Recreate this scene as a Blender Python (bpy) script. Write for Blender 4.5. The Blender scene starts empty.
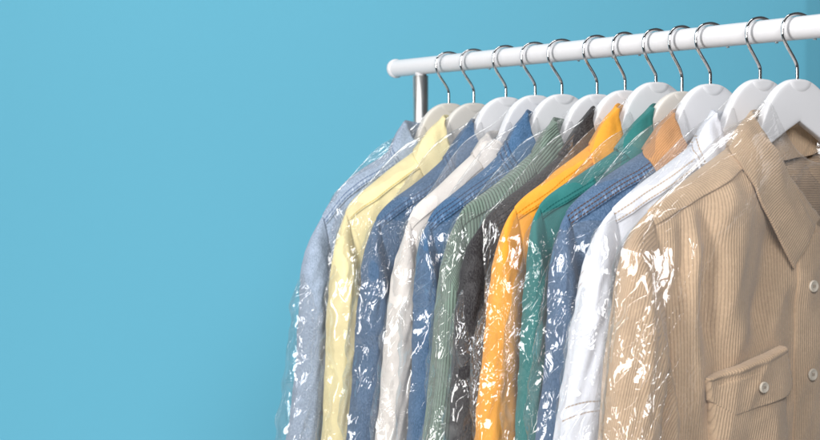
import bpy, math, random
import numpy as np
from mathutils import Vector

SC = bpy.context.scene
COL = SC.collection
RZ = 1.60                       # height of the rail centre above the floor
R = math.radians

# ------------------------------------------------------------------ noise
_rs = np.random.RandomState(7)
_perm = _rs.permutation(256)
_perm = np.concatenate([_perm, _perm, _perm])
_grad = _rs.normal(size=(256, 3)); _grad /= np.linalg.norm(_grad, axis=1)[:, None]

def perlin(x, y, z):
    x, y, z = np.broadcast_arrays(np.asarray(x, float), np.asarray(y, float), np.asarray(z, float))
    xi, yi, zi = np.floor(x).astype(int), np.floor(y).astype(int), np.floor(z).astype(int)
    xf, yf, zf = x - xi, y - yi, z - zi
    xi &= 255; yi &= 255; zi &= 255
    def fade(t): return t * t * t * (t * (t * 6 - 15) + 10)
    u, v, w = fade(xf), fade(yf), fade(zf)
    def g(a, b, c):
        h = _perm[_perm[_perm[xi + a] + yi + b] + zi + c]
        gr = _grad[h]
        return gr[..., 0] * (xf - a) + gr[..., 1] * (yf - b) + gr[..., 2] * (zf - c)
    def lp(a, b, t): return a + (b - a) * t
    x0 = lp(lp(g(0, 0, 0), g(1, 0, 0), u), lp(g(0, 1, 0), g(1, 1, 0), u), v)
    x1 = lp(lp(g(0, 0, 1), g(1, 0, 1), u), lp(g(0, 1, 1), g(1, 1, 1), u), v)
    return lp(x0, x1, w) * 1.6

def ridged(x, y, z): return 1 - 2 * np.abs(perlin(x, y, z))

def sstep(a, b, x):
    t = np.clip((x - a) / (b - a), 0, 1)
    return t * t * (3 - 2 * t)

# ------------------------------------------------------------------ objects
def tag(o, label=None, cat=None, group=None, kind=None):
    if label: o['label'] = label
    if cat: o['category'] = cat
    if group: o['group'] = group
    if kind: o['kind'] = kind
    return o

def empty(name, loc):
    o = bpy.data.objects.new(name, None)
    o.empty_display_size = 0.05
    COL.objects.link(o); o.location = loc
    return o

def link(name, me, parent=None, mats=()):
    o = bpy.data.objects.new(name, me)
    COL.objects.link(o)
    for m in mats: me.materials.append(m)
    if parent: o.parent = parent
    return o

class MB:
    """collects quads / polygons for ONE mesh"""
    def __init__(self): self.v = []; self.f = []; self.uv = []; self.mi = []; self.n = 0
    def grid(self, P, UV=None, closed=False, mi=0):
        P = np.asarray(P, float); nu, nv = P.shape[:2]
        if UV is None: UV = np.zeros((nu, nv, 2))
        self.v.append(P.reshape(-1, 3))
        idx = np.arange(nu * nv).reshape(nu, nv) + self.n
        a, b, c, d = idx[:-1, :-1], idx[1:, :-1], idx[1:, 1:], idx[:-1, 1:]
        if closed:
            a = np.vstack([a, idx[-1:, :-1]]); b = np.vstack([b, idx[:1, :-1]])
            c = np.vstack([c, idx[:1, 1:]]); d = np.vstack([d, idx[-1:, 1:]])
        q = np.stack([a, b, c, d], -1).reshape(-1, 4)
        uvf = UV.reshape(-1, 2)
        self.f.append(q); self.uv.append(uvf[q - self.n])
        m = np.asarray(mi)
        if m.ndim == 0: m = np.full(len(q), int(m))
        self.mi.append(m.reshape(-1)); self.n += nu * nv
        return self
    def mesh(self, name):
        V = np.concatenate(self.v); F = np.concatenate(self.f); U = np.concatenate(self.uv); M = np.concatenate(self.mi)
        me = bpy.data.meshes.new(name)
        me.vertices.add(len(V)); me.vertices.foreach_set('co', V.astype(np.float32).ravel())
        me.loops.add(F.size); me.loops.foreach_set('vertex_index', F.astype(np.int32).ravel())
        me.polygons.add(len(F)); me.polygons.foreach_set('loop_start', np.arange(0, F.size, 4, dtype=np.int32))
        me.polygons.foreach_set('loop_total', np.full(len(F), 4, dtype=np.int32))
        me.polygons.foreach_set('material_index', M.astype(np.int32))
        me.polygons.foreach_set('use_smooth', np.ones(len(F), dtype=bool))
        l = me.uv_layers.new(name='UVMap'); l.data.foreach_set('uv', U.astype(np.float32).ravel())
        me.update(); me.validate()
        return me
    def build(self, name, parent, mats): return link(name, self.mesh(name), parent, mats)

def solid(o, th, off=0.0):
    m = o.modifiers.new('thickness', 'SOLIDIFY'); m.thickness = th; m.offset = off
    return o

def crom(pts, n):
    """Catmull-Rom through pts (any dimension), n samples evenly in arc length"""
    p = np.asarray(pts, float); p = np.vstack([2 * p[0] - p[1], p, 2 * p[-1] - p[-2]])
    out = []
    for i in range(1, len(p) - 2):
        t = np.linspace(0, 1, 24, endpoint=False)[:, None]
        a, b, c, d = p[i - 1], p[i], p[i + 1], p[i + 2]
        out.append(.5 * (2 * b + (c - a) * t + (2 * a - 5 * b + 4 * c - d) * t ** 2 + (3 * b - a - 3 * c + d) * t ** 3))
    out = np.vstack(out + [p[-2][None]])
    L = np.r_[0, np.cumsum(np.linalg.norm(np.diff(out, axis=0), axis=1))]
    q = np.linspace(0, L[-1], n)
    return np.stack([np.interp(q, L, out[:, k]) for k in range(out.shape[1])], -1)

def tube(mb, path, r, nseg=12, cap=True):
    """round tube along a 3-D path (lies roughly in one plane)"""
    P = np.asarray(path, float); T = np.gradient(P, axis=0); T /= np.linalg.norm(T, axis=1)[:, None]
    ref = np.array([1., 0, 0]) if abs(T[:, 0]).max() < .9 else np.array([0, 0, 1.])
    A = np.cross(T, ref); A /= np.linalg.norm(A, axis=1)[:, None]; B = np.cross(T, A)
    rr = np.full(len(P), r) if np.isscalar(r) else np.asarray(r)
    ph = np.linspace(0, 2 * math.pi, nseg, endpoint=False)
    G = P[None] + rr[None, :, None] * (np.cos(ph)[:, None, None] * A[None] + np.sin(ph)[:, None, None] * B[None])
    if cap:
        G = np.concatenate([np.repeat(P[None, :1], nseg, 0), G, np.repeat(P[None, -1:], nseg, 0)], 1)
    mb.grid(G, closed=True)

def lathe(mb, prof, origin, axis='x', nseg=28):
    """profile (radius, height) turned about an axis"""
    pr = np.asarray(prof, float); ph = np.linspace(0, 2 * math.pi, nseg, endpoint=False)
    G = np.zeros((nseg, len(pr), 3)); c, s = np.cos(ph)[:, None], np.sin(ph)[:, None]
    k = {'x': (0, 1, 2), 'y': (1, 2, 0), 'z': (2, 0, 1)}[axis]
    G[..., k[0]] = pr[None, :, 1]; G[..., k[1]] = pr[None, :, 0] * c; G[..., k[2]] = pr[None, :, 0] * s
    mb.grid(G + np.asarray(origin), closed=True)

# ------------------------------------------------------------------ materials
def lin(r, g, b):
    def f(c):
        c /= 255.
        return c / 12.92 if c <= .04045 else ((c + .055) / 1.055) ** 2.4
    return (f(r), f(g), f(b), 1)

class NT:
    def __init__(self, name):
        self.m = bpy.data.materials.new(name); self.m.use_nodes = True
        self.t = self.m.node_tree; self.t.nodes.clear()
        self.out = self.n('ShaderNodeOutputMaterial')
    def n(self, kind, **kw):
        nd = self.t.nodes.new(kind)
        for k, v in kw.items(): setattr(nd, k, v)
        return nd
    def set(self, sock, v):
        if isinstance(v, bpy.types.NodeSocket): self.t.links.new(v, sock)
        elif v is not None: sock.default_value = v
    def math(self, op, a, b=None, c=None):
        nd = self.n('ShaderNodeMath', operation=op)
        for s, v in zip(nd.inputs, (a, b, c)): self.set(s, v)
        return nd.outputs[0]
    def mix(self, fac, a, b, blend='MIX'):
        nd = self.n('ShaderNodeMix', data_type='RGBA', blend_type=blend)
        self.set(nd.inputs['Factor'], fac); self.set(nd.inputs['A'], a); self.set(nd.inputs['B'], b)
        return [o for o in nd.outputs if o.type == 'RGBA'][0]
    def noise(self, vec, scale, detail=3, rough=.55, dist=0):
        nd = self.n('ShaderNodeTexNoise'); self.set(nd.inputs['Vector'], vec)
        nd.inputs['Scale'].default_value = scale; nd.inputs['Detail'].default_value = detail
        nd.inputs['Roughness'].default_value = rough; nd.inputs['Distortion'].default_value = dist
        return nd.outputs['Fac']
    def ramp(self, x, a, b, lo=0., hi=1.):
        nd = self.n('ShaderNodeMapRange', interpolation_type='SMOOTHSTEP')
        self.set(nd.inputs['Value'], x)
        for k, v in zip(('From Min', 'From Max', 'To Min', 'To Max'), (a, b, lo, hi)): nd.inputs[k].default_value = v
        return nd.outputs['Result']
    def mapping(self, vec, scale=(1, 1, 1), rot=(0, 0, 0), loc=(0, 0, 0)):
        nd = self.n('ShaderNodeMapping'); self.set(nd.inputs['Vector'], vec)
        nd.inputs['Scale'].default_value = scale; nd.inputs['Rotation'].default_value = rot; nd.inputs['Location'].default_value = loc
        return nd.outputs[0]
    def bump(self, h, dist, strength=1., normal=None):
        nd = self.n('ShaderNodeBump'); self.set(nd.inputs['Height'], h)
        nd.inputs['Distance'].default_value = dist; nd.inputs['Strength'].default_value = strength
        if normal is not None: self.set(nd.inputs['Normal'], normal)
        return nd.outputs[0]
    def bsdf(self, color, rough=.8, normal=None, metal=0., sheen=0., spec=.3, coat=0.):
        nd = self.n('ShaderNodeBsdfPrincipled')
        self.set(nd.inputs['Base Color'], color); self.set(nd.inputs['Roughness'], rough)
        nd.inputs['Metallic'].default_value = metal; nd.inputs['Specular IOR Level'].default_value = spec
        nd.inputs['Sheen Weight'].default_value = sheen; nd.inputs['Sheen Roughness'].default_value = .5
        nd.inputs['Coat Weight'].default_value = coat
        if normal is not None: self.set(nd.inputs['Normal'], normal)
        return nd.outputs[0]
    def done(self, sh):
        self.t.links.new(sh, self.out.inputs['Surface']); return self.m

def fabric(name, col, kind='plain', pitch=.003, stitch=None, vlines=(), wear=None, mott=.12, dark=.72, slant=0., bd=.0008, sslope=0.):
    """kind: plain / denim / cord. UVs are in metres (u across the wale, v along it).
       stitch: thread colour for dashed rows at the v distances in vlines."""
    T = NT(name)
    uvn = T.n('ShaderNodeUVMap'); uv = uvn.outputs[0]
    sep = T.n('ShaderNodeSeparateXYZ'); T.set(sep.inputs[0], uv); U, V = sep.outputs[0], sep.outputs[1]
    geo = T.n('ShaderNodeTexCoord').outputs['Object']
    col = tuple(col)
    dk = tuple(c * .62 for c in col[:3]) + (1,)
    lt = tuple(min(1, c * 1.25 + .03) for c in col[:3]) + (1,)
    big = T.noise(geo, 22, 4, .6)
    fine = T.noise(uv, 900, 2, .6)
    c = T.mix(T.ramp(big, .3, .72), T.mix(.5 * mott / .12 * .5, col, dk), T.mix(.25 * mott / .12, col, lt))
    nrm = None
    if kind == 'cord':
        wob = T.math('MULTIPLY', T.math('SUBTRACT', T.noise(uv, 10, 1), .5), pitch * .5)
        uu = T.math('ADD', T.math('ADD', U, wob), T.math('MULTIPLY', V, slant))
        ph = T.math('MULTIPLY', uu, math.pi / pitch)
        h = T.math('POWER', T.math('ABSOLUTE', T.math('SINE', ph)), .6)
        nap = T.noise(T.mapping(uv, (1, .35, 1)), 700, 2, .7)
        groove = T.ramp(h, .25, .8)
        gc = tuple(x * dark for x in col[:3]) + (1,)  # shade between the wales, painted into the groove colour
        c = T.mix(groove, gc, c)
        c = T.mix(T.math('MULTIPLY', T.ramp(nap, .42, .72), .4), c, lt)
        c = T.mix(T.ramp(T.noise(T.mapping(uv, (1, .6, 1)), 45, 4, .7), .42, .7, 0, .22), c, dk)
        hh = T.math('ADD', h, T.math('MULTIPLY', nap, .35))
        nrm = T.bump(hh, bd, .8)
    elif kind == 'denim':
        slub = T.noise(T.mapping(uv, (1, .4, 1)), 640, 3, .8)
        slub2 = T.noise(T.mapping(uv, (.7, 1, 1), (0, 0, R(40))), 520, 3, .75)
        g = T.math('ADD', T.math('MULTIPLY', slub, .6), T.math('MULTIPLY', slub2, .4))
        c = T.mix(T.ramp(g, .44, .62, 0, .55), c, tuple(min(1, x * 1.5 + .09) for x in col[:3]) + (1,))
        c = T.mix(T.ramp(g, .36, .5, .45, 0), c, tuple(x * .5 for x in col[:3]) + (1,))
        fade = T.noise(geo, 48, 4, .75)
        c = T.mix(T.ramp(fade, .48, .72, 0, .5), c, tuple(min(1, x * 1.35 + .06) for x in col[:3]) + (1,))
        nrm = T.bump(T.math('ADD', g, T.math('MULTIPLY', fade, .8)), .0007, .7)
    else:
        wv = T.noise(T.mapping(uv, (1, .3, 1)), 800, 2, .6)
        c = T.mix(T.ramp(wv, .35, .7, 0, .18), c, lt)
        nrm = T.bump(T.math('ADD', wv, T.math('MULTIPLY', T.noise(geo, 90, 3), 2.)), .0006, .6)
    if wear is not None:                       # puckered, rubbed seam: light ridges across the seam allowance
        puck = T.noise(T.mapping(uv, (1, .22, 1)), 190, 2, .6)
        near = T.ramp(V, .002, .016, 1, 0)
        c = T.mix(T.math('MULTIPLY', T.ramp(puck, .5, .66), T.math('MULTIPLY', near, .75)), c, wear)
        c = T.mix(T.math('MULTIPLY', T.ramp(puck, .34, .48, 1, 0), T.math('MULTIPLY', near, .45)), c, dk)
        nrm = T.bump(T.math('MULTIPLY', puck, near), .004, .8, nrm)
    if stitch is not None:
        dash = T.ramp(T.math('ABSOLUTE', T.math('SINE', T.math('MULTIPLY', U, math.pi / .0042))), .22, .40)
        tot = None
        for v0 in vlines:
            m = T.ramp(T.math('ABSOLUTE', T.math('SUBTRACT', T.math('ADD', V, T.math('MULTIPLY', U, sslope)) if sslope else V, v0)), .0005, .0013, 1, 0)
            tot = m if tot is None else T.math('MAXIMUM', tot, m)
        tot = T.math('MULTIPLY', tot, dash)
        c = T.mix(tot, c, stitch)
        nrm = T.bump(tot, .0009, .6, nrm)
    return T.done(T.bsdf(c, .88, nrm, sheen=.12 if kind != 'cord' else .3, spec=.2))

def plain(name, col, rough=.4, metal=0., bump=.0, scale=60, spec=.5, coat=0., mott=.0):
    T = NT(name); geo = T.n('ShaderNodeTexCoord').outputs['Object']
    nz = T.noise(geo, scale, 4)
    c = T.mix(T.ramp(nz, .3, .7, 0, mott), tuple(col), tuple(x * .8 for x in col[:3]) + (1,)) if mott else tuple(col)
    return T.done(T.bsdf(c, T.ramp(nz, .2, .8, rough * .85, rough * 1.15), T.bump(nz, bump, 1.) if bump else None, metal, 0, spec, coat))

def wrap_mat():
    """thin clear film: crumpled into flat facets where it is loose (vertex attribute), nearly smooth where it is taut"""
    T = NT('clear_plastic_film')
    uvn = T.n('ShaderNodeUVMap').outputs[0]
    loose = T.n('ShaderNodeAttribute', attribute_name='loose').outputs['Fac']
    nz = T.n('ShaderNodeTexNoise'); T.set(nz.inputs['Vector'], uvn); nz.inputs['Scale'].default_value = 30; nz.inputs['Detail'].default_value = 3
    def vm(op, a, b):
        nd = T.n('ShaderNodeVectorMath', operation=op); T.set(nd.inputs[0], a)
        if op == 'SCALE': T.set(nd.inputs['Scale'], b)
        elif b is not None: T.set(nd.inputs[1], b)
        return nd.outputs[0]
    w = vm('ADD', uvn, vm('SCALE', nz.outputs['Color'], .018))
    def facets(scale, stretch, rot):
        v = T.n('ShaderNodeTexVoronoi', voronoi_dimensions='2D'); T.set(v.inputs['Vector'], T.mapping(T.mapping(w, (1, 1, 1), (0, 0, R(rot))), (1, stretch, 1)))
        v.inputs['Scale'].default_value = scale
        return vm('SUBTRACT', v.outputs['Color'], (.5, .5, .5))
    t = vm('ADD', vm('SCALE', facets(32, .20, 9), .75), vm('ADD', vm('SCALE', facets(80, .14, -10), .50), vm('SCALE', facets(200, .3, 16), .12)))
    nrm0 = T.n('ShaderNodeNewGeometry').outputs['Normal']
    curl = T.noise(T.mapping(w, (1, .5, 1), (0, 0, R(-12))), 95, 2)
    nb = T.bump(T.math('MULTIPLY', T.math('ABSOLUTE', T.math('SUBTRACT', curl, .5)), loose), .006, .8)
    def crease_lines(scale, stretch, rot):
        v = T.n('ShaderNodeTexVoronoi', voronoi_dimensions='2D', feature='DISTANCE_TO_EDGE'); T.set(v.inputs['Vector'], T.mapping(T.mapping(w, (1, 1, 1), (0, 0, R(rot))), (1, stretch, 1)))
        v.inputs['Scale'].default_value = scale
        return T.ramp(v.outputs['Distance'], 0, .05, 1, 0)
    hl = T.math('MAXIMUM', crease_lines(30, .16, 8), T.math('MULTIPLY', crease_lines(60, .3, -26), .5))
    nb = T.bump(T.math('MULTIPLY', hl, T.math('ADD', T.math('MULTIPLY', loose, .95), .03)), .0022, .9, nb)
    nrm = vm('NORMALIZE', vm('ADD', nb, vm('SCALE', t, loose)), None)
    gl = T.n('ShaderNodeBsdfGlossy'); gl.inputs['Color'].default_value = (1, 1, 1, 1); gl.inputs['Roughness'].default_value = .055
    T.set(gl.inputs['Normal'], nrm)
    tr = T.n('ShaderNodeBsdfTransparent'); tr.inputs['Color'].default_value = (.985, .985, .985, 1)
    df = T.n('ShaderNodeBsdfDiffuse'); df.inputs['Color'].default_value = (.9, .9, .92, 1)
    lw = T.n('ShaderNodeFresnel'); lw.inputs['IOR'].default_value = 1.5; T.set(lw.inputs['Normal'], nrm)
    fac = T.math('MINIMUM', T.math('MULTIPLY', lw.outputs[0], 1.2), .17)
    m0 = T.n('ShaderNodeMixShader'); m0.inputs[0].default_value = .042
    T.t.links.new(tr.outputs[0], m0.inputs[1]); T.t.links.new(df.outputs[0], m0.inputs[2])
    m1 = T.n('ShaderNodeMixShader'); T.set(m1.inputs[0], fac)
    T.t.links.new(m0.outputs[0], m1.inputs[1]); T.t.links.new(gl.outputs[0], m1.inputs[2])
    return T.done(m1.outputs[0])

WHITE = plain('white_painted_metal', lin(231, 230, 233), .32, mott=.04)
CHROME = plain('chrome', (.82, .82, .83, 1), .07, 1.)
STEEL = plain('polished_steel', (.90, .89, .87, 1), .36, 1.)
HWHITE = plain('white_lacquered_wood', lin(238, 238, 241), .42, bump=.0002, scale=25, mott=.06)
HCREAM = plain('cream_lacquered_wood', lin(224, 219, 212), .45, bump=.0002, scale=25, mott=.08)
BUTTON = plain('ivory_button', lin(222, 212, 196), .35, mott=.1, scale=200)
BUTTONM = plain('metal_button', lin(120, 110, 100), .35, 1., mott=.1, scale=200)
FILM = wrap_mat()

# ------------------------------------------------------------------ rail
rail = empty('clothes_rail', (0, 0, 0))
tag(rail, 'white clothes rail tube on chrome uprights, carrying the whole row of hangers', 'clothes rail')
RL = 1.46; RR = .0137
mb = MB(); xs = np.linspace(.004, RL - .004, 60); tube(mb, np.stack([xs, 0 * xs, 0 * xs + RZ], -1), RR, 40, cap=False)
mb.build('rail_tube', rail, [WHITE])
for x0, sg in ((0., 1), (RL, -1)):
    mb = MB(); lathe(mb, [(0, -.0045 * sg), (.006, -.0045 * sg), (.0125, -.0038 * sg), (.0150, -.0018 * sg), (.0156, .0012 * sg), (.0156, .0045 * sg), (.0150, .0058 * sg), (.0138, .0062 * sg), (.0132, .0060 * sg)], (x0, 0, RZ), 'x', 40)
    mb.build('end_cap', rail, [WHITE])
for x0 in (.079, RL - .079):
    zz = np.array([.045, .3, .8, 1.2, RZ - .0155]); mb = MB(); tube(mb, np.stack([x0 + 0 * zz, 0 * zz, zz], -1), .0126, 40)
    up = mb.build('upright', rail, [STEEL])
    mb = MB(); lathe(mb, [(.0090, RZ - .0165), (.0094, RZ - .0160), (.0094, RZ - .011), (.009, RZ - .006)], (x0, 0, 0), 'z', 32)
    mb.build('socket', up, [WHITE])
    yy = np.linspace(-.24, .24, 20); mb = MB(); tube(mb, np.stack([x0 + 0 * yy, yy, .035 + 0 * yy], -1), .013, 24)
    ft = mb.build('foot', rail, [CHROME])
    for y0 in (-.21, .21):
        mb = MB(); lathe(mb, [(0, .0), (.016, .0), (.018, .004), (.018, .02), (.012, .03), (0, .03)], (x0, y0, 0), 'z', 20)
        mb.build('glide', ft, [WHITE])

# ------------------------------------------------------------------ hangers
def L2W(P):                    # local (s, n, z) -> mesh coords under an Empty on the rail axis
    P = np.asarray(P, float)
    return np.stack([P[..., 1], -P[..., 0], P[..., 2]], -1)

HK = crom([(0, -.066), (0, -.052), (.0006, -.0435), (.005, -.0355), (.0165, -.0205), (.0212, -.012), (.0226, -.003), (.0207, .0065), (.0142, .0132),
           (.004, .0163), (-.006, .0163), (-.0165, .0125), (-.0238, .005), (-.0268, -.004), (-.0272, -.0125)], 90)
HT = [(0, -.0590), (.012, -.0600), (.024, -.0645), (.036, -.0725), (.047, -.0850), (.0555, -.1010), (.066, -.1230), (.085, -.1440), (.12, -.1640), (.17, -.1930), (.205, -.2140), (.216, -.2240)]
HB = [(.217, -.230), (.212, -.2345), (.2, -.2330), (.16, -.2050), (.11, -.1740), (.07, -.1500), (.035, -.1280), (.0, -.1085)]

def hanger(x, dz, mat, label, yaw=0., hook_yaw=0., g=None):
    root = empty('hanger', (x, 0, RZ)); root.rotation_euler.z = yaw
    tag(root, label, 'clothes hanger', 'clothes hangers hooked over the white rail')
    th = .0062; be = .0022
    # front/back faces as strips between the top and bottom edge so that the plate can be rounded along its rim
    tt = crom(HT, 70); bb = crom([HB[-1]] + HB[::-1][1:], 70)
    if g is not None:                          # arms stay inside the shoulders of what hangs on them
        lim = g.zsh(tt[:, 0]) - .016 - dz; drop = np.maximum(tt[:, 1] - lim, 0) * sstep(.070, .10, tt[:, 0])
        tt[:, 1] -= drop; bb[:, 1] -= drop * .9
    nrow = 12; a = np.linspace(0, 2 * math.pi, 28, endpoint=False)
    S = np.concatenate([-tt[::-1], tt[1:]]); 
    up = np.concatenate([tt[::-1] * [-1, 1], tt[1:]]); dn = np.concatenate([bb[::-1] * [-1, 1], bb[1:]])
    mid = (up + dn) / 2; hv = (up - dn) / 2
    ca, sa = np.cos(a), np.sin(a); e = .28
    cx = np.sign(ca) * np.abs(ca) ** e; sx = np.sign(sa) * np.abs(sa) ** e
    G = np.zeros((28, len(mid), 3))
    G[..., 0] = mid[None, :, 0] + cx[:, None] * hv[None, :, 0]
    G[..., 2] = mid[None, :, 1] + cx[:, None] * hv[None, :, 1] + dz
    G[..., 1] = th * sx[:, None] * np.interp(np.abs(mid[:, 0]), [0, .06, .10, .215], [1, 1, .7, .4])[None]
    mb = MB(); mb.grid(L2W(G), closed=True)
    mb.grid(L2W(np.stack([np.repeat(G[:1, :1].mean(1, keepdims=True) * 0 + G[:, 0].mean(0), 28, 0).reshape(28, 1, 3)[:, 0], G[:, 0]], 1)), closed=True)
    mb.grid(L2W(np.stack([np.repeat(G[:, -1].mean(0)[None], 28, 0), G[:, -1]], 1)), closed=True)
    body = mb.build('hanger_body', root, [mat])
    # low round boss where the hook enters
    mb = MB()
    for sd in (1, -1):
        ph = np.linspace(math.pi + .12, 2 * math.pi - .12, 24); rr = np.array([0, .6, .93, 1.])
        q = np.zeros((24, 4, 3)); q[..., 0] = .0175 * np.cos(ph)[:, None] * rr; q[..., 2] = -.0618 + .0125 * np.sin(ph)[:, None] * rr + dz
        q[..., 1] = sd * (th + np.array([.0005, .0005, .0004, -.0004]))[None]
        mb.grid(L2W(q))
    mb.build('hook_boss', body, [mat])
    hk = np.stack([HK[:, 0] , HK[:, 0] * math.sin(hook_yaw), HK[:, 1]], -1)
    k = np.clip((HK[:, 1] + .066) / .03, 0, 1); hk[:, 2] += dz * (1 - k)
    mb = MB(); tube(mb, L2W(hk), .0021, 14)
    mb.build('hook', root, [CHROME])
    return root

# ------------------------------------------------------------------ garments
XS = [.161, .230, .314, .386, .449, .527, .586, .648, .698, .750, .836, .896]
NZ = [-.062, -.064, -.058, -.058, -.059, -.062, -.059, -.051, -.065, -.058, -.056, -.059]
TR = [  # traced shoulder and sleeve lines in each garment's own plane: (distance from the hook, height below the rail)
 [(.076,-.096),(.096,-.128),(.117,-.145),(.161,-.169),(.187,-.187),(.205,-.206),(.232,-.245),(.250,-.285),(.257,-.329),(.260,-.366),(.266,-.448),(.270,-.479),(.283,-.565)],
 [(.050,-.089),(.089,-.130),(.144,-.163),(.183,-.190),(.205,-.205),(.222,-.222),(.235,-.253),(.244,-.289),(.247,-.325),(.254,-.441),(.260,-.557)],
 [(.056,-.096),(.082,-.127),(.117,-.159),(.158,-.187),(.195,-.209),(.218,-.228),(.228,-.244),(.237,-.275),(.241,-.320),(.254,-.432),(.267,-.544)],
 [(.078,-.118),(.113,-.150),(.165,-.190),(.203,-.217),(.216,-.238),(.225,-.273),(.232,-.297),(.248,-.413),(.263,-.534)],
 [(.056,-.088),(.088,-.131),(.127,-.163),(.175,-.194),(.212,-.219),(.228,-.243),(.235,-.267),(.243,-.419),(.252,-.525)],
 [(.067,-.101),(.112,-.148),(.141,-.169),(.181,-.194),(.215,-.213),(.231,-.233),(.242,-.260),(.250,-.300),(.259,-.410),(.273,-.512)],
 [(.051,-.087),(.091,-.137),(.130,-.165),(.158,-.183),(.195,-.204),(.222,-.224),(.241,-.246),(.253,-.272),(.271,-.403),(.277,-.503)],
 [(.060,-.086),(.102,-.133),(.156,-.165),(.177,-.180),(.211,-.200),(.232,-.219),(.244,-.244),(.254,-.288),(.268,-.396),(.279,-.493)],
 [(.044,-.087),(.089,-.133),(.159,-.170),(.193,-.187),(.218,-.202),(.231,-.217),(.236,-.233),(.239,-.272),(.249,-.392),(.255,-.488)],
 [(.056,-.096),(.092,-.133),(.099,-.140),(.135,-.159),(.179,-.182),(.213,-.204),(.229,-.221),(.236,-.240),(.243,-.266),(.249,-.387),(.264,-.479)],
 [(.067,-.100),(.105,-.138),(.150,-.164),(.186,-.184),(.216,-.202),(.236,-.218),(.248,-.237),(.258,-.262),(.262,-.287),(.281,-.376),(.300,-.463)],
 [(.065,-.102),(.101,-.138),(.138,-.159),(.182,-.184),(.214,-.202),(.240,-.222),(.253,-.238),(.262,-.264),(.277,-.360),(.287,-.455)]]
HEM = -.80

def smooth_curve(p, n, k):
    c = crom(p, n)
    for _ in range(k):
        c[1:-1] = .25 * c[:-2] + .5 * c[1:-1] + .25 * c[2:]
    return c

class Garment:
    def __init__(s, i, tf, tb, seed, folds=(), amp=1.):
        s.i, s.tf, s.tb, s.seed, s.folds, s.amp = i, tf, tb, seed, folds, amp
        tr = TR[i][1:]
        a, b = tr[-2], tr[-1]
        dz = HEM + .05 - b[1]; sl = np.clip((b[0] - a[0]) / (b[1] - a[1]), -.16, -.05)
        tr = tr + [(b[0] + sl * dz * .5, b[1] + dz * .5), (b[0] + sl * dz * .9, b[1] + dz)]
        c = smooth_curve(tr, 400, 14)
        kT = int(np.argmax((c[:, 0] > .226) | (c[:, 1] < -.236)))
        s.T = c[kT]
        sh = c[:kT + 1]
        m = np.polyfit(sh[:len(sh) // 2 + 2, 0], sh[:len(sh) // 2 + 2, 1], 1)[0]
        s0 = np.linspace(0, sh[0, 0] - .004, 8)
        s.shs = np.r_[s0, sh[:, 0]]; s.shz = np.r_[sh[0, 1] + m * (s0 - sh[0, 0]), sh[:, 1]]
        o = np.argsort(s.shs); s.shs, s.shz = s.shs[o], s.shz[o]
        s.O = c[kT:]
        s.sn = .074
    def zsh(s, x): return np.interp(np.abs(x), s.shs, s.shz)
    def W(s, z):
        T = s.T
        return np.interp(-z, [-T[1] - .001, -T[1] + .03, .34, .44, .55, .8], [T[0], T[0] - .004, T[0] - .018, T[0] - .012, T[0] + .004, T[0] + .015])
    def disp(s, side, x, z):
        q = s.seed * 3.7 + side * 9
        d = .0050 * perlin(x * 16 + z * 3, z * 4.5, q) + .0030 * ridged(x * 26 + z * 9, z * 9, q + 5) + .0007 * perlin(x * 55, z * 38, q + 9)
        d = d * s.amp
        if side > 0:
            for (s0, z0, s1, z1, w, a) in s.folds:
                L = math.hypot(s1 - s0, z1 - z0); ux, uz = (s1 - s0) / L, (z1 - z0) / L
                t = (x - s0) * ux + (z - z0) * uz; e = -(x - s0) * uz + (z - z0) * ux
                e = e + .006 * perlin(t * 14, q, 2.2)
                d = d + a * np.exp(-(e / w) ** 2) * sstep(-.03, .03, t) * sstep(L + .04, L - .03, t)
        return d
    def B(s, side, x, z, off=0.):
        """point on the body shell: side +1 front, -1 back"""
        t = s.tf if side > 0 else s.tb
        dz = np.maximum(s.zsh(x) - z, 0)
        ps = np.sqrt(np.clip(1 - (1 - np.clip(dz / .055, 0, 1)) ** 2, 0, 1))
        r = np.clip(np.abs(x) / s.W(z), 0, 1)
        pd = np.sqrt(np.clip(1 - r ** 3.2, 0, 1))
        pr = ps * pd
        D = s.disp(side, x, z) * sstep(0, .6, pr)
        n = side * (t * pr + D + off * np.minimum(1, .25 + pr * 1.6))
        return np.stack([x, n, z + off * (1 - ps) * .9 * np.ones_like(x)], -1)
    def ztop(s, side, x):
        ax = np.abs(x); zn = s.zsh(s.sn); k = np.clip(ax / s.sn, 0, 1)
        if side > 0: nk = -.232 + (zn + .232) * k ** 1.7
        else: nk = min(zn - .012, -.145) + (zn - min(zn - .012, -.145)) * k ** 2
        return np.where(ax < s.sn, nk, s.zsh(x) - .0002)

def panel(g, side, R_, off, uvf, ns, nv, edge=.0022):
    """raised panel (yoke, placket, pocket): R_(a, b) -> (s, z) on the body; its rim dips back to the cloth"""
    e = edge
    a = np.r_[0, np.linspace(0.0, 1, ns), 1]; b = np.r_[0, np.linspace(0, 1, nv), 1]
    A, Bb = np.meshgrid(a, b, indexing='ij')
    x, z = R_(A, Bb)
    o = np.full_like(A, off); o[0] = o[-1] = -.001; o[:, 0] = o[:, -1] = -.001
    o[1] = np.minimum(o[1], off * .75); o[-2] = np.minimum(o[-2], off * .75); o[:, 1] = np.minimum(o[:, 1], off * .75); o[:, -2] = np.minimum(o[:, -2], off * .75)
    P = g.B(side, x, z, o)
    return P, uvf(x, z, A, Bb)

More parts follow.
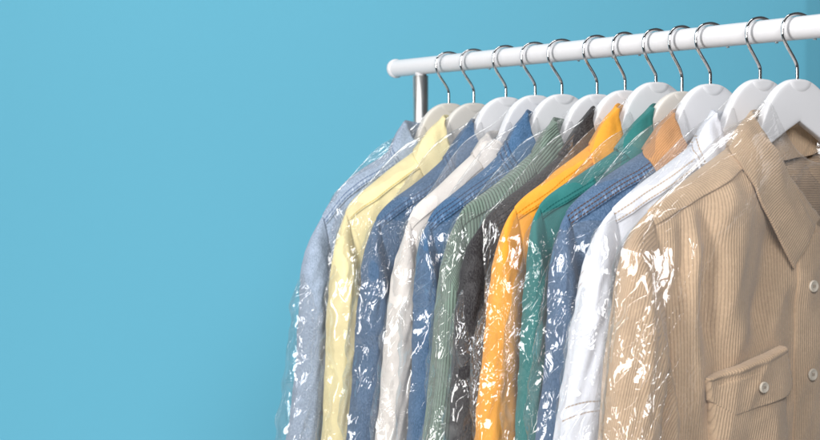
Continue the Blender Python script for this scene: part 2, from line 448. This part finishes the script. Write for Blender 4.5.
def collar(g, root, mat, peak, leaf=1., tipdrop=0., name='collar'):
    ts = np.array([0, .3, .5, .65, .8, .9, 1.])
    tf = g.tf; kf = tf / .040; tb = g.tb
    F = np.array([(0, -tb * .95, -.098), (.045, -tb * .85, -.095), (.070, -.001, -.100), (.069, .018 * kf, -.124), (.057, .029 * kf, -.155), (.034, .038 * kf, -.188), (.006, .042 * kf, -.219)])
    E = np.array([(0, -tb - .009, -.155), (.060, -tb - .006, -.150), (.108, -.002, -.1335), (.117, .026 * kf, -.158), (.107, .039 * kf, -.187), (.082, .0455 * kf, -.228), (.053, .049 * kf, -.274 - tipdrop)])
    S = np.array([(0, -tb * .86, -.150), (.046, -tb * .72, -.142), (.066, 0, -.128), (.064, .014 * kf, -.150), (.050, .024 * kf, -.182), (.028, .033 * kf, -.208), (.0, .037 * kf, -.229)])
    # move the peak and follow this garment's own shoulder line
    w = np.array([.6, .9, 1, .55, .25, .1, 0])[:, None]
    d = np.array([peak[0] - .066, 0, peak[1] + .101])
    F = F + w * d
    dzs = g.zsh(.108) + .138
    E[:, 2] += np.array([1, 1, 1, .8, .5, .3, .2]) * dzs; S[:, 2] += dzs * np.array([1, 1, 1, .8, .5, .3, .2])
    E = F + (E - F) * np.array([1, 1, 1, leaf, leaf, leaf, leaf])[:, None]
    n = 46; tt = np.linspace(0, 1, n)
    def curve(K):
        c = crom(K, 200); L = np.r_[0, np.cumsum(np.linalg.norm(np.diff(c, axis=0), axis=1))]
        kk = [L[np.argmin(np.linalg.norm(c - k, axis=1))] for k in K]
        q = np.interp(tt, ts, kk)
        return np.stack([np.interp(q, L, c[:, j]) for j in range(3)], -1)
    S, F, E = curve(S), curve(F), curve(E)
    M = .5 * F + .5 * E; M[:, 1] += np.interp(tt, [0, .5, .7, 1], [-.003, .002, .006, .004]); M[:, 2] += np.interp(tt, [0, .5, .75, 1], [.002, .004, .002, .002])
    F2 = F + (S - F) * .22
    F3 = F + (E - F) * .14; F3[:, 2] += .001
    rows = []
    for j in range(n): rows.append(crom([S[j], F2[j], F[j], F3[j], M[j], E[j]], 30))
    H = np.array(rows)                                     # n x 30 x 3
    H[..., 1] += .0018 * perlin(H[..., 0] * 40, H[..., 2] * 30, g.seed + .3)
    H[..., 2] += .0012 * perlin(H[..., 0] * 30, H[..., 2] * 20, g.seed + 4.3)
    half = n // 2                                          # the leaf lies on the cloth under it
    for sd, sl in ((1, slice(half, n)), (-1, slice(0, half))):
        sub = H[sl]; lay = np.r_[np.zeros(11), np.linspace(.6, 1, 19)][None]
        bn = g.B(sd, sub[..., 0], sub[..., 2])[..., 1] + sd * .0052
        cl = np.maximum(sub[..., 1], bn) if sd > 0 else np.minimum(sub[..., 1], bn)
        sub[..., 1] = np.where(lay > 0, sub[..., 1] * (1 - lay) + cl * lay, sub[..., 1])
    Hm = H.copy(); Hm[..., 0] *= -1
    H = np.concatenate([Hm[::-1], H[1:]], 0)
    du = np.r_[0, np.cumsum(np.linalg.norm(np.diff(H[:, 20], axis=0), axis=1))]
    dv = np.linspace(0, 1, 30) * .085
    UV = np.stack(np.broadcast_arrays(du[:, None], (.085 - dv)[None]), -1)
    mb = MB(); mb.grid(L2W(H), UV)
    o = mb.build(name, root, [mat]); solid(o, .0032)
    b = o.modifiers.new('edge', 'BEVEL'); b.width = .0009; b.segments = 2; b.limit_method = 'ANGLE'; b.angle_limit = R(50)
    return o

def sleeve(g, root, mats, sgn, crease=(107, .45), cap_z=None, slant=.0, b0=.92):
    O = crom(g.O, 130); nK = len(O)
    U = np.array([g.T[0] - .036, -.440])
    prog = np.clip((g.T[1] - O[:, 1]) / (g.T[1] + .46), 0, 1)
    zI = np.minimum(U[1] - .02 * prog, O[:, 1] - .004)
    sI = U[0] + .12 * (U[1] - zI) + .004 * np.sin(zI * 40)
    nA = 84; ph = np.linspace(0, 2 * math.pi, nA, endpoint=False)
    mid = np.stack([(O[:, 0] + sI) / 2, (O[:, 1] + zI) / 2], -1); hv = np.stack([(O[:, 0] - sI) / 2, (O[:, 1] - zI) / 2], -1)
    c, s = np.cos(ph)[:, None], np.sin(ph)[:, None]
    ee = .82
    cx = np.sign(c) * np.abs(c) ** ee; sx = np.sign(s) * np.abs(s) ** ee
    grow = np.interp(prog, [0, .12, .5, 1], [.35, .72, .95, 1.]) * b0
    thick = np.where(s > 0, g.tf, g.tb)
    z = mid[None, :, 1] + cx * hv[None, :, 1]
    x = mid[None, :, 0] + cx * hv[None, :, 0]
    n = sx * thick * grow[None]
    # long folds and one deep crease on the front
    q = g.seed * 5.1 + (3 if sgn < 0 else 0); wv = .8 + .5 * ((g.seed * 7.31) % 1.); bend = .012 * perlin(z * 4.2, q, .7)
    x = x + bend * sstep(.3, .9, prog)[None] * np.clip(1 - cx, 0, 1) * .5
    depth = g.amp * wv * (.0055 * perlin(cx * 2.2, z * 5, q) + .0034 * ridged(cx * 3.2 + z * 12, z * 7, q + 2) + .0016 * perlin(cx * 6, z * 34, q + 7) + .0010 * perlin(x * 90, z * 70, q + 7))
    # cross wrinkles gathered below the shoulder
    depth = depth + .0022 * g.amp * ridged(cx * 2., z * 38 + x * 20, q + 12) * np.exp(-((z + .33) / .10) ** 2)
    act = sstep(.02, .3, prog)[None]
    cr, cd = crease
    pc = R(cr) + .22 * perlin(z * 7, q, 1.) 
    dphi = (ph[:, None] - pc)
    n = n - np.where(s > 0, 1, 0) * cd * g.tf * np.exp(-(dphi / .17) ** 2) * sstep(.12, .5, prog)[None]
    amp2 = (.35 + .65 * np.abs(sx))
    n = n + np.sign(sx) * depth * act * amp2
    xo = depth * act * .6 * cx
    x = x + xo * .5
    P = np.stack([x * 1.0, n, z], -1)
    if sgn < 0: P[..., 0] *= -1
    r = np.sqrt((np.roll(P, -1, 0) - P)[..., :] ** 2).sum(-1)
    seg = np.linalg.norm(np.roll(P, -1, 0) - P, axis=-1)
    uu = np.cumsum(seg, 0) - seg
    ref = int(nK * .6)
    uu = np.repeat(uu[:, ref:ref + 1], nK, 1)
    vv = np.r_[0, np.cumsum(np.linalg.norm(np.diff(O, axis=0), axis=1))][None].repeat(nA, 0)
    UV = np.stack([uu + slant * vv, vv], -1)
    mi = 0
    if cap_z is not None:
        kc = int(np.argmax(O[:, 1] < cap_z))
        mi = np.zeros((nA, nK - 1), int); mi[:, :kc] = 1
    mb = MB(); mb.grid(L2W(P), UV, closed=True, mi=mi)
    o = mb.build('sleeve', root, mats)
    return o

def button(parent, pos, mat, r=.007, tilt=0.):
    mb = MB()
    lathe(mb, [(0, .0012), (.0012, .0012), (.0036, .0012), (.0044, .0016), (.0054, .0024), (.0062, .0024), (.0068, .0018), (.007, .0008), (.0068, -.0006), (0, -.0006)], (0, 0, 0), 'x', 28)
    o = mb.build('button', parent, [mat]); o.scale = (1, r / .007, r / .007)
    o.location = Vector(L2W(np.asarray(pos))); o.rotation_euler.z = tilt
    mb = MB()
    for yy in (-.0012, .0012):
        zz = np.linspace(-.0016, .0016, 9); tube(mb, np.stack([.0013 + .0006 * np.cos(zz * 900), yy + 0 * zz, zz], -1), .00045, 8)
    mb.build('thread', o, [THREAD])
    return o

THREAD = plain('button_thread', lin(150, 130, 110), .8)

GS = []
def make(i, name, cat, label, mats, tf, tb, folds=(), amp=1., collar_leaf=1., crease=(107, .4), cap_z=None, slant=0., btn=None, yoke=(.018, -.03), swap_back=False, tipdrop=0., placket=True):
    """mats: body, sleeve, yoke, collar (+ cap)"""
    root = empty(name, (XS[i], 0, RZ))
    tag(root, label, cat, 'wrapped garments hanging in a row on the rail')
    g = Garment(i, tf, tb, 1.37 * (i + 1), folds, amp)
    mb = MB(); nA, nB = 121, 130
    a = np.linspace(-1, 1, nA); b = np.linspace(0, 1, nB) ** 1.25
    for side in (1, -1):
        s0 = a * g.T[0]; zt = g.ztop(side, s0)
        A = s0[:, None]; z = zt[:, None] + (HEM - zt[:, None]) * b[None]
        x = A * (g.W(z) / g.T[0])
        P = g.B(side, x, z)
        UV = np.stack([x + (0 if side > 0 else .5), z], -1)
        if side < 0 and swap_back: UV = np.stack([np.where(z > -.25, z, x), np.where(z > -.25, x, z)], -1)
        mb.grid(L2W(P), UV)
    mb.build('body', root, [mats['body']])
    for sg in (1, -1): sleeve(g, root, [mats['sleeve'], mats.get('cap', mats['sleeve'])], sg, crease, cap_z, slant)
    # shoulder yokes: one per side, wrapped over the ridge
    for sg in (1, -1):
        ns, nq = 70, 30
        s_ = np.linspace(.094, g.T[0] - .001, ns); q = np.linspace(yoke[1], yoke[0], nq)
        Sx, Q = np.meshgrid(s_, q, indexing='ij')
        fr = g.B(1, Sx, np.minimum(g.zsh(Sx), g.zsh(Sx) - np.abs(Q)), .0022); bk = g.B(-1, Sx, g.zsh(Sx) - np.abs(Q), .0022)
        P = np.where((Q >= 0)[..., None], fr, bk)
        # rim turned down into the cloth
        inn = np.where((Q >= 0)[..., None], g.B(1, Sx, g.zsh(Sx) - np.abs(Q), -.0025), g.B(-1, Sx, g.zsh(Sx) - np.abs(Q), -.0025))
        P2 = np.zeros((ns + 2, nq + 2, 3)); P2[1:-1, 1:-1] = P
        P2[1:-1, 0] = inn[:, 0]; P2[1:-1, -1] = inn[:, -1]; P2[0, 1:-1] = inn[0]; P2[-1, 1:-1] = inn[-1] + np.array([.0012, 0, -.002])
        P2[0, 0], P2[0, -1], P2[-1, 0], P2[-1, -1] = inn[0, 0], inn[0, -1], inn[-1, 0], inn[-1, -1]
        sv = np.r_[s_[0], s_, s_[-1]] * 1.15; dd = np.linalg.norm(np.diff(P, axis=1), axis=-1)
        arc = np.concatenate([np.zeros((ns, 1)), np.cumsum(dd[:, ::-1], 1)], 1)[:, ::-1]
        av = np.zeros((ns + 2, nq + 2)); av[1:-1, 1:-1] = arc; av[0, 1:-1] = arc[0]; av[-1, 1:-1] = arc[-1]; av[:, 0] = av[:, 1]; av[:, -1] = 0
        UV = np.stack(np.broadcast_arrays(sv[:, None], av), -1)
        if sg < 0: P2[..., 0] *= -1
        mb = MB(); mb.grid(L2W(P2), UV); mb.build('yoke', root, [mats['yoke']])
    collar(g, root, mats['collar'], TR[i][0], collar_leaf, tipdrop)
    if placket:
        c0, c1 = -.008, .040
        P, UV = panel(g, 1, lambda a, b: (c0 + (c1 - c0) * a, np.where(True, -.236 + (HEM + .003 + .236) * b, 0)), .0022, lambda x, z, A, B_: np.stack([x, z], -1), 14, 150)
        mb = MB(); mb.grid(L2W(P), UV); pk = mb.build('placket', root, [mats['body']])
        for zb in (-.297, -.398, -.50, -.60, -.70):
            button(pk, g.B(1, np.array(.020), np.array(zb), .0030), btn or BUTTON)
    GS.append(g)
    return root, g


def denim_set(nm, col, wear, stitch, vl, cc=None, yk=None):
    b = fabric(nm + '_denim', col, 'denim')
    y = fabric(nm + '_denim_seam', col, 'denim', stitch=stitch, vlines=vl, wear=wear)
    return dict(body=b, sleeve=b, yoke=y, collar=cc or y)

tfs = []
for i in range(12):
    l = XS[i] - XS[i - 1] if i else .07
    r_ = XS[i + 1] - XS[i] if i < 11 else .086
    tfs.append((min(.038, r_ * .5 - .005), min(.034, l * .5 - .005)))

# 1 pale denim
m = denim_set('pale', lin(146, 161, 181), lin(205, 216, 230), lin(96, 116, 150), (.004, .010))
make(0, 'denim_jacket', 'jacket', 'pale washed blue denim jacket, first garment on the rail beside the chrome upright', m, *tfs[0], crease=(100, .35), btn=BUTTONM)
# 2 yellow
m = fabric('pale_yellow_cotton', lin(243, 226, 174)); y = fabric('pale_yellow_cotton_seam', lin(243, 226, 174), stitch=lin(214, 190, 112), vlines=(.003,))
make(1, 'shirt', 'shirt', 'pale lemon yellow cotton shirt hanging between two blue denim jackets', dict(body=m, sleeve=m, yoke=y, collar=m), *tfs[1], crease=(112, .5))
# 3 denim
m = denim_set('mid_blue', lin(67, 95, 126), lin(150, 172, 202), lin(70, 84, 110), (.004, .010))
make(2, 'denim_jacket', 'jacket', 'mid blue denim jacket between the pale yellow and the off-white shirts', m, *tfs[2], crease=(105, .5), btn=BUTTONM)
# 4 off-white
m = fabric('off_white_cotton', lin(229, 222, 216))
make(3, 'shirt', 'shirt', 'off-white plain shirt with a low collar between two mid blue denim jackets', dict(body=m, sleeve=m, yoke=m, collar=m), *tfs[3], collar_leaf=.8, crease=(98, .5))
# 5 denim
m = denim_set('bright_blue', lin(60, 97, 134), lin(140, 170, 208), lin(58, 70, 96), (.004, .010, .016))
make(4, 'denim_jacket', 'jacket', 'bright mid blue denim jacket with worn seams next to the sage green corduroy shirt', m, *tfs[4], crease=(110, .45), btn=BUTTONM)
# 6 green corduroy
gc = lin(122, 142, 130)
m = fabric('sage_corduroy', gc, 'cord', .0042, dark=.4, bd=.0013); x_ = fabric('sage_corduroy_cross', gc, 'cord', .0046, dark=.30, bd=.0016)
def crossed(mat): return mat
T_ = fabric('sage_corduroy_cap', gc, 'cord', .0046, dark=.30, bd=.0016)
for nd in T_.node_tree.nodes:                       # cross-grain cap: swap the two UV axes
    if nd.type == 'SEPXYZ':
        outs = [l for l in T_.node_tree.links if l.from_node == nd]
        pairs = [(l.from_socket.name, l.to_socket) for l in outs]
        for l in outs: T_.node_tree.links.remove(l)
        for nme, to in pairs: T_.node_tree.links.new(nd.outputs['Y' if nme == 'X' else 'X'], to)
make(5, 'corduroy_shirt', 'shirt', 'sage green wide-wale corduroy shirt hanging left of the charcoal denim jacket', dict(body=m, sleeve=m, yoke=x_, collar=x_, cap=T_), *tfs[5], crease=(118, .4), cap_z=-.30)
# 7 charcoal
m = denim_set('charcoal', lin(38, 36, 39), lin(96, 92, 94), lin(34, 32, 34), (.004, .010))
make(6, 'denim_jacket', 'jacket', 'charcoal black denim jacket between the sage green and the orange shirts', m, *tfs[6], collar_leaf=.75, crease=(105, .5), btn=BUTTONM)
# 8 orange
oc = lin(248, 168, 58)
m = fabric('orange_cotton', oc, mott=.08); y = fabric('orange_cotton_seam', oc, stitch=lin(226, 138, 20), vlines=(.003, .009), mott=.08)
make(7, 'shirt', 'shirt', 'bright yellow orange cotton shirt between the charcoal jacket and the teal shirt', dict(body=m, sleeve=m, yoke=y, collar=m), *tfs[7], crease=(95, .5))
# 9 teal
tc = lin(46, 120, 118)
m = fabric('teal_cotton', tc, mott=.1); y = fabric('teal_cotton_seam', tc, stitch=lin(24, 98, 96), vlines=(.003, .008), mott=.1)
make(8, 'shirt', 'shirt', 'teal green cotton shirt next to the bright orange one', dict(body=m, sleeve=m, yoke=y, collar=m), *tfs[8], collar_leaf=.75, crease=(88, .7))
# 10 blue denim with brown corduroy collar
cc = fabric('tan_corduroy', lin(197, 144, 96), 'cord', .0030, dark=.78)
m = denim_set('indigo', lin(72, 99, 130), lin(148, 170, 200), lin(84, 66, 62), (.003, .0085, .014), cc)
make(9, 'denim_jacket', 'jacket', 'blue denim jacket with a tan brown corduroy collar and dark brown seam stitching', m, *tfs[9], crease=(108, .4), btn=BUTTONM)
# 11 white denim
wc = lin(221, 224, 233)
m = fabric('white_twill', wc, mott=.05); y = fabric('white_twill_seam', wc, stitch=lin(190, 170, 150), vlines=(.003, .012), mott=.05)
make(10, 'denim_jacket', 'jacket', 'white denim jacket with tan topstitching, right behind the beige corduroy shirt', dict(body=m, sleeve=fabric('white_twill_sleeve', wc, stitch=lin(176, 158, 142), vlines=(.232, .246), mott=.05, sslope=.55), yoke=y, collar=y), *tfs[10], crease=(100, .3), btn=BUTTONM)
# 12 beige corduroy shirt
bc = lin(202, 173, 142)
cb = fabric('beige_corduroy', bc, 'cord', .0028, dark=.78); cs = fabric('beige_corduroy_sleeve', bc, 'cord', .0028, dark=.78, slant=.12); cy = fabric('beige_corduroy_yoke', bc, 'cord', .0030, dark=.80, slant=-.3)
folds = [(.168, -.205, .158, -.36, .013, -.014), (.192, -.215, .198, -.31, .008, -.009), (.135, -.18, .128, -.36, .020, .009),
         (.074, -.225, .094, -.345, .016, -.014), (.045, -.30, .045, -.60, .016, -.005), (.18, -.23, .178, -.46, .010, .006), (.112, -.42, .15, -.60, .02, -.006)]
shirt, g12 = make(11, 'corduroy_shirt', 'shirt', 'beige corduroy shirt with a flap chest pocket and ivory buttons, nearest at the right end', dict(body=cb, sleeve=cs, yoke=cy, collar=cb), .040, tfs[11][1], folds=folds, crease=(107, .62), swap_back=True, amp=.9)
# chest pocket and flap
def quad(p00, p10, p01, p11):
    p00, p10, p01, p11 = map(np.array, (p00, p10, p01, p11))
    def f(a, b):
        q = ((1 - a) * (1 - b))[..., None] * p00 + (a * (1 - b))[..., None] * p10 + ((1 - a) * b)[..., None] * p01 + (a * b)[..., None] * p11
        return q[..., 0], q[..., 1]
    return f
uvp = lambda x, z, A, B_: np.stack([x * .985 + z * .17, z], -1)
for sg in (1, -1):
    def mir(P):
        if sg < 0: P = P.copy(); P[..., 0] *= -1
        return P
    P, UV = panel(g12, 1, quad((.166, -.402), (.063, -.372), (.160, -.535), (.060, -.525)), .0075, uvp, 60, 70)
    aa = np.r_[0, np.linspace(0, 1, 60), 1][:, None]; P[1:-1, 1:-1, 1] += (.0100 * np.clip(np.sin(np.pi * aa), 0, 1) ** .45)[1:-1]
    mb = MB(); mb.grid(L2W(mir(P)), UV); mb.build('pocket', shirt, [cb])
    def flap(a, b):
        # top edge tilted, lower corners cut off
        x, z = quad((.172, -.3930), (.068, -.3620), (.166, -.4420), (.056, -.4150))(a, b)
        cut = np.minimum(1, np.minimum(.50 + 2.2 * a, .74 + .26 * np.sqrt(np.clip((1 - a) / .12, 0, 1))))
        x2, z2 = quad((.172, -.3930), (.068, -.3620), (.166, -.4420), (.056, -.4150))(a, b * cut)
        return x2, z2
    P, UV = panel(g12, 1, flap, .0160, uvp, 64, 34)
    b_ = np.r_[0, np.linspace(0, 1, 34), 1][None]; a_f = np.r_[0, np.linspace(0, 1, 64), 1][:, None]
    P[1:-1, 1:-1, 1] -= (.0115 * (1 - np.clip(np.sin(np.pi * a_f), 0, 1) ** .4) * np.where(a_f < .5, 1, .3))[1:-1]
    P[..., 1] += .0030 * sstep(.14, .07, b_) * (P[..., 1] > 0) + .003 * np.r_[0, np.linspace(0, 1, 64), 1][:, None] ** 2 * np.r_[0, np.ones(64), 0][:, None] + .0018 * perlin(P[..., 0] * 34, P[..., 2] * 34, 3.3) + .002 * b_
    mb = MB(); mb.grid(L2W(mir(P)), UV); fl = mb.build('pocket_flap', shirt, [cb])
    if sg > 0:
        pos = g12.B(1, np.array(.109), np.array(-.4045), .0215); button(fl, pos, BUTTON, .0064)
    else:
        pos = g12.B(1, np.array(-.109), np.array(-.4045), .0215); button(fl, pos, BUTTON, .0064)

# hangers
HL = [('cream', 'pale washed jacket at the far end'), ('cream', 'pale yellow shirt'), ('white', 'mid blue jacket after the yellow shirt'), ('white', 'off-white shirt'),
      ('white', 'bright blue jacket beside the green one'), ('white', 'sage green corduroy shirt'), ('white', 'charcoal denim jacket'), ('white', 'bright orange shirt'),
      ('cream', 'teal shirt'), ('white', 'blue jacket with the tan corduroy collar'), ('white', 'white denim jacket'), ('white', 'beige corduroy shirt at the near end')]
rng = random.Random(4)
for i in range(12):
    cm = HL[i][0]
    hanger(XS[i], NZ[i] + .0590, HCREAM if cm == 'cream' else HWHITE, '%s wooden hanger with a chrome hook, for the %s' % (cm, HL[i][1]), 0., rng.uniform(-.12, .12), GS[i])

# ------------------------------------------------------------------ plastic covers
BL = ['pale washed denim jacket at the far end', 'pale yellow shirt', 'mid blue denim jacket after the yellow shirt', 'off-white shirt', 'bright blue denim jacket beside the green shirt',
      'sage green corduroy shirt', 'charcoal denim jacket', 'bright orange shirt', 'teal shirt', 'blue jacket with the tan corduroy collar', 'white denim jacket', 'beige corduroy shirt at the near end']
def cover(i, tf, tb):
    tr = np.array(TR[i]); seed = 11.3 + i * 2.9
    sh = tr[tr[:, 1] > -.245][-1]
    z0 = NZ[i] - .006
    zt = NZ[i] - .022
    prof = [(.048, zt), (.074, zt - .020), (.13, -.132), (sh[0] - .02, sh[1] + .023), (sh[0] + .007, sh[1] - .003), (sh[0] + .016, sh[1] - .045), (sh[0] + .034, -.36), (sh[0] + .042, -.45), (sh[0] + .052, -.56), (sh[0] + .06, -.84)]
    c = smooth_curve(prof, 260, 4)
    sl = tr[tr[:, 1] < -.25]; ext = .018 if i == 0 else .008
    need = np.interp(-c[:, 1], -sl[:, 1], sl[:, 0]) + ext
    c[:, 0] = np.where(c[:, 1] < -.27, c[:, 0] + np.maximum(need - c[:, 0], 0) * sstep(-.27, -.36, c[:, 1]), c[:, 0])
    nA = 168; ph = np.linspace(0, 2 * math.pi, nA, endpoint=False)
    ca, sa = np.cos(ph)[:, None], np.sin(ph)[:, None]
    cx = np.sign(ca) * np.abs(ca) ** .8; sx = np.sign(sa) * np.abs(sa) ** .7
    W = c[:, 0][None]; z = np.broadcast_to(c[:, 1][None], (nA, len(c)))
    x = cx * W
    ridge = np.interp(np.abs(x), c[:, 0][:150], c[:, 1][:150]) 
    dz = np.maximum(ridge - z, 0)
    ps = np.clip(dz / .085, 0, 1); mxr = .85 if i == 11 else .5; ps = mxr * np.sqrt(np.clip(1 - (1 - ps) ** 2, 0, 1)) + (1 - mxr) * ps ** .8
    t = np.where(sa > 0, tf, tb)
    n = np.sign(sx) * (.0045 * np.abs(sx) + (t - .0045) * np.minimum(ps, 1) * np.abs(sx) ** (.55 if i == 11 else .8))
    z = z - .085 * np.clip(1 - cx ** 2, 0, 1) * np.exp(-(c[0, 1] - z) / .05)          # the neck opening dips at front and back
    low = sstep(-.16, -.30, z)
    k = .35 + .65 * low
    d = .0030 * perlin(x * 16 + z * 5, z * 5, seed + np.sign(sx) * 3) + .0030 * ridged(x * 24 + z * 14, z * 11 - x * 6, seed + n * 20) * k + .0012 * np.abs(perlin(x * 60 + z * 30, z * 42, seed + 5 + n * 60)) * k
    if i == 11: d = np.where((sa > 0) & (np.abs(cx) < .66), d * .25, d)
    d = d + .0048 * ridged(x * 34 + z * 6, z * 2.2, seed + 40 + np.sign(sx)) * low * sstep(.5, .75, np.abs(cx))
    if i == 11: d = np.where(sa > 0, d * (.22 + .55 * sstep(.80, .92, np.abs(cx))), d)
    n = n + np.sign(sx) * d * np.minimum(1, np.abs(sx) * 1.2)
    out = .010 * perlin(z * 16, n * 30, seed + 7) + .005 * perlin(z * 45, n * 60, seed + 8)
    x = x + np.sign(cx) * np.abs(cx) ** 3 * out * low
    P = np.stack([x, n, z], -1)
    seg = np.linalg.norm(np.roll(P, -1, 0) - P, axis=-1); uu = np.cumsum(seg, 0)[:, 180:181].repeat(len(c), 1)
    vv = np.r_[0, np.cumsum(np.linalg.norm(np.diff(c, axis=0), axis=1))][None].repeat(nA, 0)
    mb = MB(); mb.grid(L2W(P), np.stack([uu + i * .731, vv + i * .37], -1), closed=True)
    lo = sstep(-.19, -.27, z) * (sstep(.76, .86, np.abs(cx)) if i == 11 else sstep(.58, .78, np.abs(cx)))
    patch = sstep(.0, .45, perlin(x * 9, z * 13, seed + 20))
    loose = np.clip(.035 + lo * ((.14 + .36 * patch) if i == 11 else (.12 + .72 * patch)) + .25 * sstep(.25, .5, perlin(x * 14 + z * 9, z * 8, seed + 31)) * (sstep(.7, .85, np.abs(cx)) if i == 11 else sstep(.45, .75, np.abs(cx))), 0, 1)
    o = mb.build('plastic_cover', None, [FILM]); o.location = (XS[i], 0, RZ)
    at_ = o.data.attributes.new('loose', 'FLOAT', 'POINT'); at_.data.foreach_set('value', loose.astype(np.float32).ravel())
    tag(o, 'clear crinkled plastic cover over the ' + BL[i], 'garment cover', 'clear plastic covers over the garments')
for i in range(12):
    tf, tb = tfs[i]
    cover(i, (.066 if i == 11 else tf + .0105), tb + .008)

# ------------------------------------------------------------------ camera (fitted to the photograph)
TH = R(57.88); cr = Vector((math.cos(TH), math.sin(TH), 0)); cd = Vector((-math.sin(TH), math.cos(TH), 0))
cam = bpy.data.cameras.new('camera'); co = bpy.data.objects.new('camera', cam); COL.objects.link(co)
CP = Vector((2.20693, -1.35618, RZ - .16023)); co.location = CP
pit = R(1.975)
fw = cd * math.cos(pit) - Vector((0, 0, 1)) * math.sin(pit)
co.rotation_euler = fw.to_track_quat('-Z', 'Y').to_euler()
cam.sensor_width = 36; cam.lens = 68.75; cam.clip_end = 100; cam.clip_start = .05
cam.dof.use_dof = True; cam.dof.focus_distance = 1.95; cam.dof.aperture_fstop = 9
SC.camera = co

def at(r_, d_, z):             # a point r_ to the right of the camera, d_ in front of it, at height z
    p = CP + cr * r_ + cd * d_; return Vector((p.x, p.y, z))

# ------------------------------------------------------------------ blue backdrop: a paper sweep; bend at the right added to shade that strip
DW = 3.75
path = [(-2.6, DW), (-1.5, DW), (-.5, DW), (.4, DW), (.88, DW), (.945, DW + .002), (.985, DW + .014), (1.15, DW + .10), (1.8, DW + .44), (4.2, DW + 1.9)]
pl = []
for k in range(len(path) - 1):
    for t in np.linspace(0, 1, 8, endpoint=False): pl.append((path[k][0] + (path[k + 1][0] - path[k][0]) * t, path[k][1] + (path[k + 1][1] - path[k][1]) * t))
pl.append(path[-1]); pl = np.array(pl)
zz = np.linspace(0, 3.2, 24)
G = np.zeros((len(pl), len(zz), 3))
for a_ in range(len(pl)):
    for b_ in range(len(zz)): G[a_, b_] = at(pl[a_, 0], pl[a_, 1], zz[b_])
T = NT('blue_backdrop_paper'); geo = T.n('ShaderNodeTexCoord').outputs['Object']
nz = T.noise(geo, 3, 3); nf = T.noise(geo, 400, 2)
c = T.mix(T.ramp(nz, .3, .7, 0, .06), lin(109, 187, 213), lin(103, 183, 210))
bm_ = T.done(T.bsdf(c, .9, T.bump(nf, .0004, .4), spec=.15))
mb = MB(); mb.grid(G); tag(mb.build('backdrop_wall', None, [bm_]), 'plain light blue studio backdrop standing behind the rail', 'backdrop', kind='structure')
mb = MB(); q = np.array([[at(-4, -1.5, 0), at(-4, DW + 2.6, 0)], [at(5, -1.5, 0), at(5, DW + 2.6, 0)]]); mb.grid(q)
FL = plain('studio_floor', lin(190, 190, 188), .6, mott=.15, scale=4)
o = mb.build('floor', None, [FL]); o.location.z = -.004; tag(o, 'plain studio floor under the rail', 'floor', kind='structure')

# ------------------------------------------------------------------ studio lamps
def area(name, pos, target, sx, sy, power, col=(1, 1, 1)):
    l = bpy.data.lights.new(name, 'AREA'); l.shape = 'RECTANGLE'; l.size = sx; l.size_y = sy; l.energy = power; l.color = col
    o = bpy.data.objects.new(name, l); COL.objects.link(o); o.location = pos
    o.rotation_euler = (Vector(target) - Vector(pos)).to_track_quat('-Z', 'Y').to_euler()
    return o
tgt = at(.1, 2.1, RZ - .25)
area('key_softbox', at(-1.6, .35, RZ + .42), tgt, .55, 1.8, 60, (1, .985, .96))
area('front_softbox', at(.35, -.5, RZ + .85), tgt, .9, .8, 50, (.99, .99, 1))
area('backdrop_fill', at(-.4, 2.2, RZ + 1.9), at(-.1, DW, RZ + .1), 2.4, .5, 21.5)
area('backdrop_fill', at(-.9, 2.5, .25), at(-.7, DW, RZ - .7), 2.4, .4, 6)  # unseen lamp added to brighten the lower backdrop

w = bpy.data.worlds.new('World'); SC.world = w; w.use_nodes = True
w.node_tree.nodes['Background'].inputs['Color'].default_value = (.95, .97, 1, 1)
w.node_tree.nodes['Background'].inputs['Strength'].default_value = .075

SC.view_settings.view_transform = 'Standard'; SC.view_settings.look = 'None'; SC.view_settings.exposure = 0; SC.view_settings.gamma = 1
SC.cycles.transparent_max_bounces = 64; SC.cycles.max_bounces = 10; SC.cycles.diffuse_bounces = 3; SC.cycles.glossy_bounces = 4
SC.cycles.sample_clamp_indirect = 6; SC.cycles.use_denoising = True; SC.cycles.caustics_reflective = False
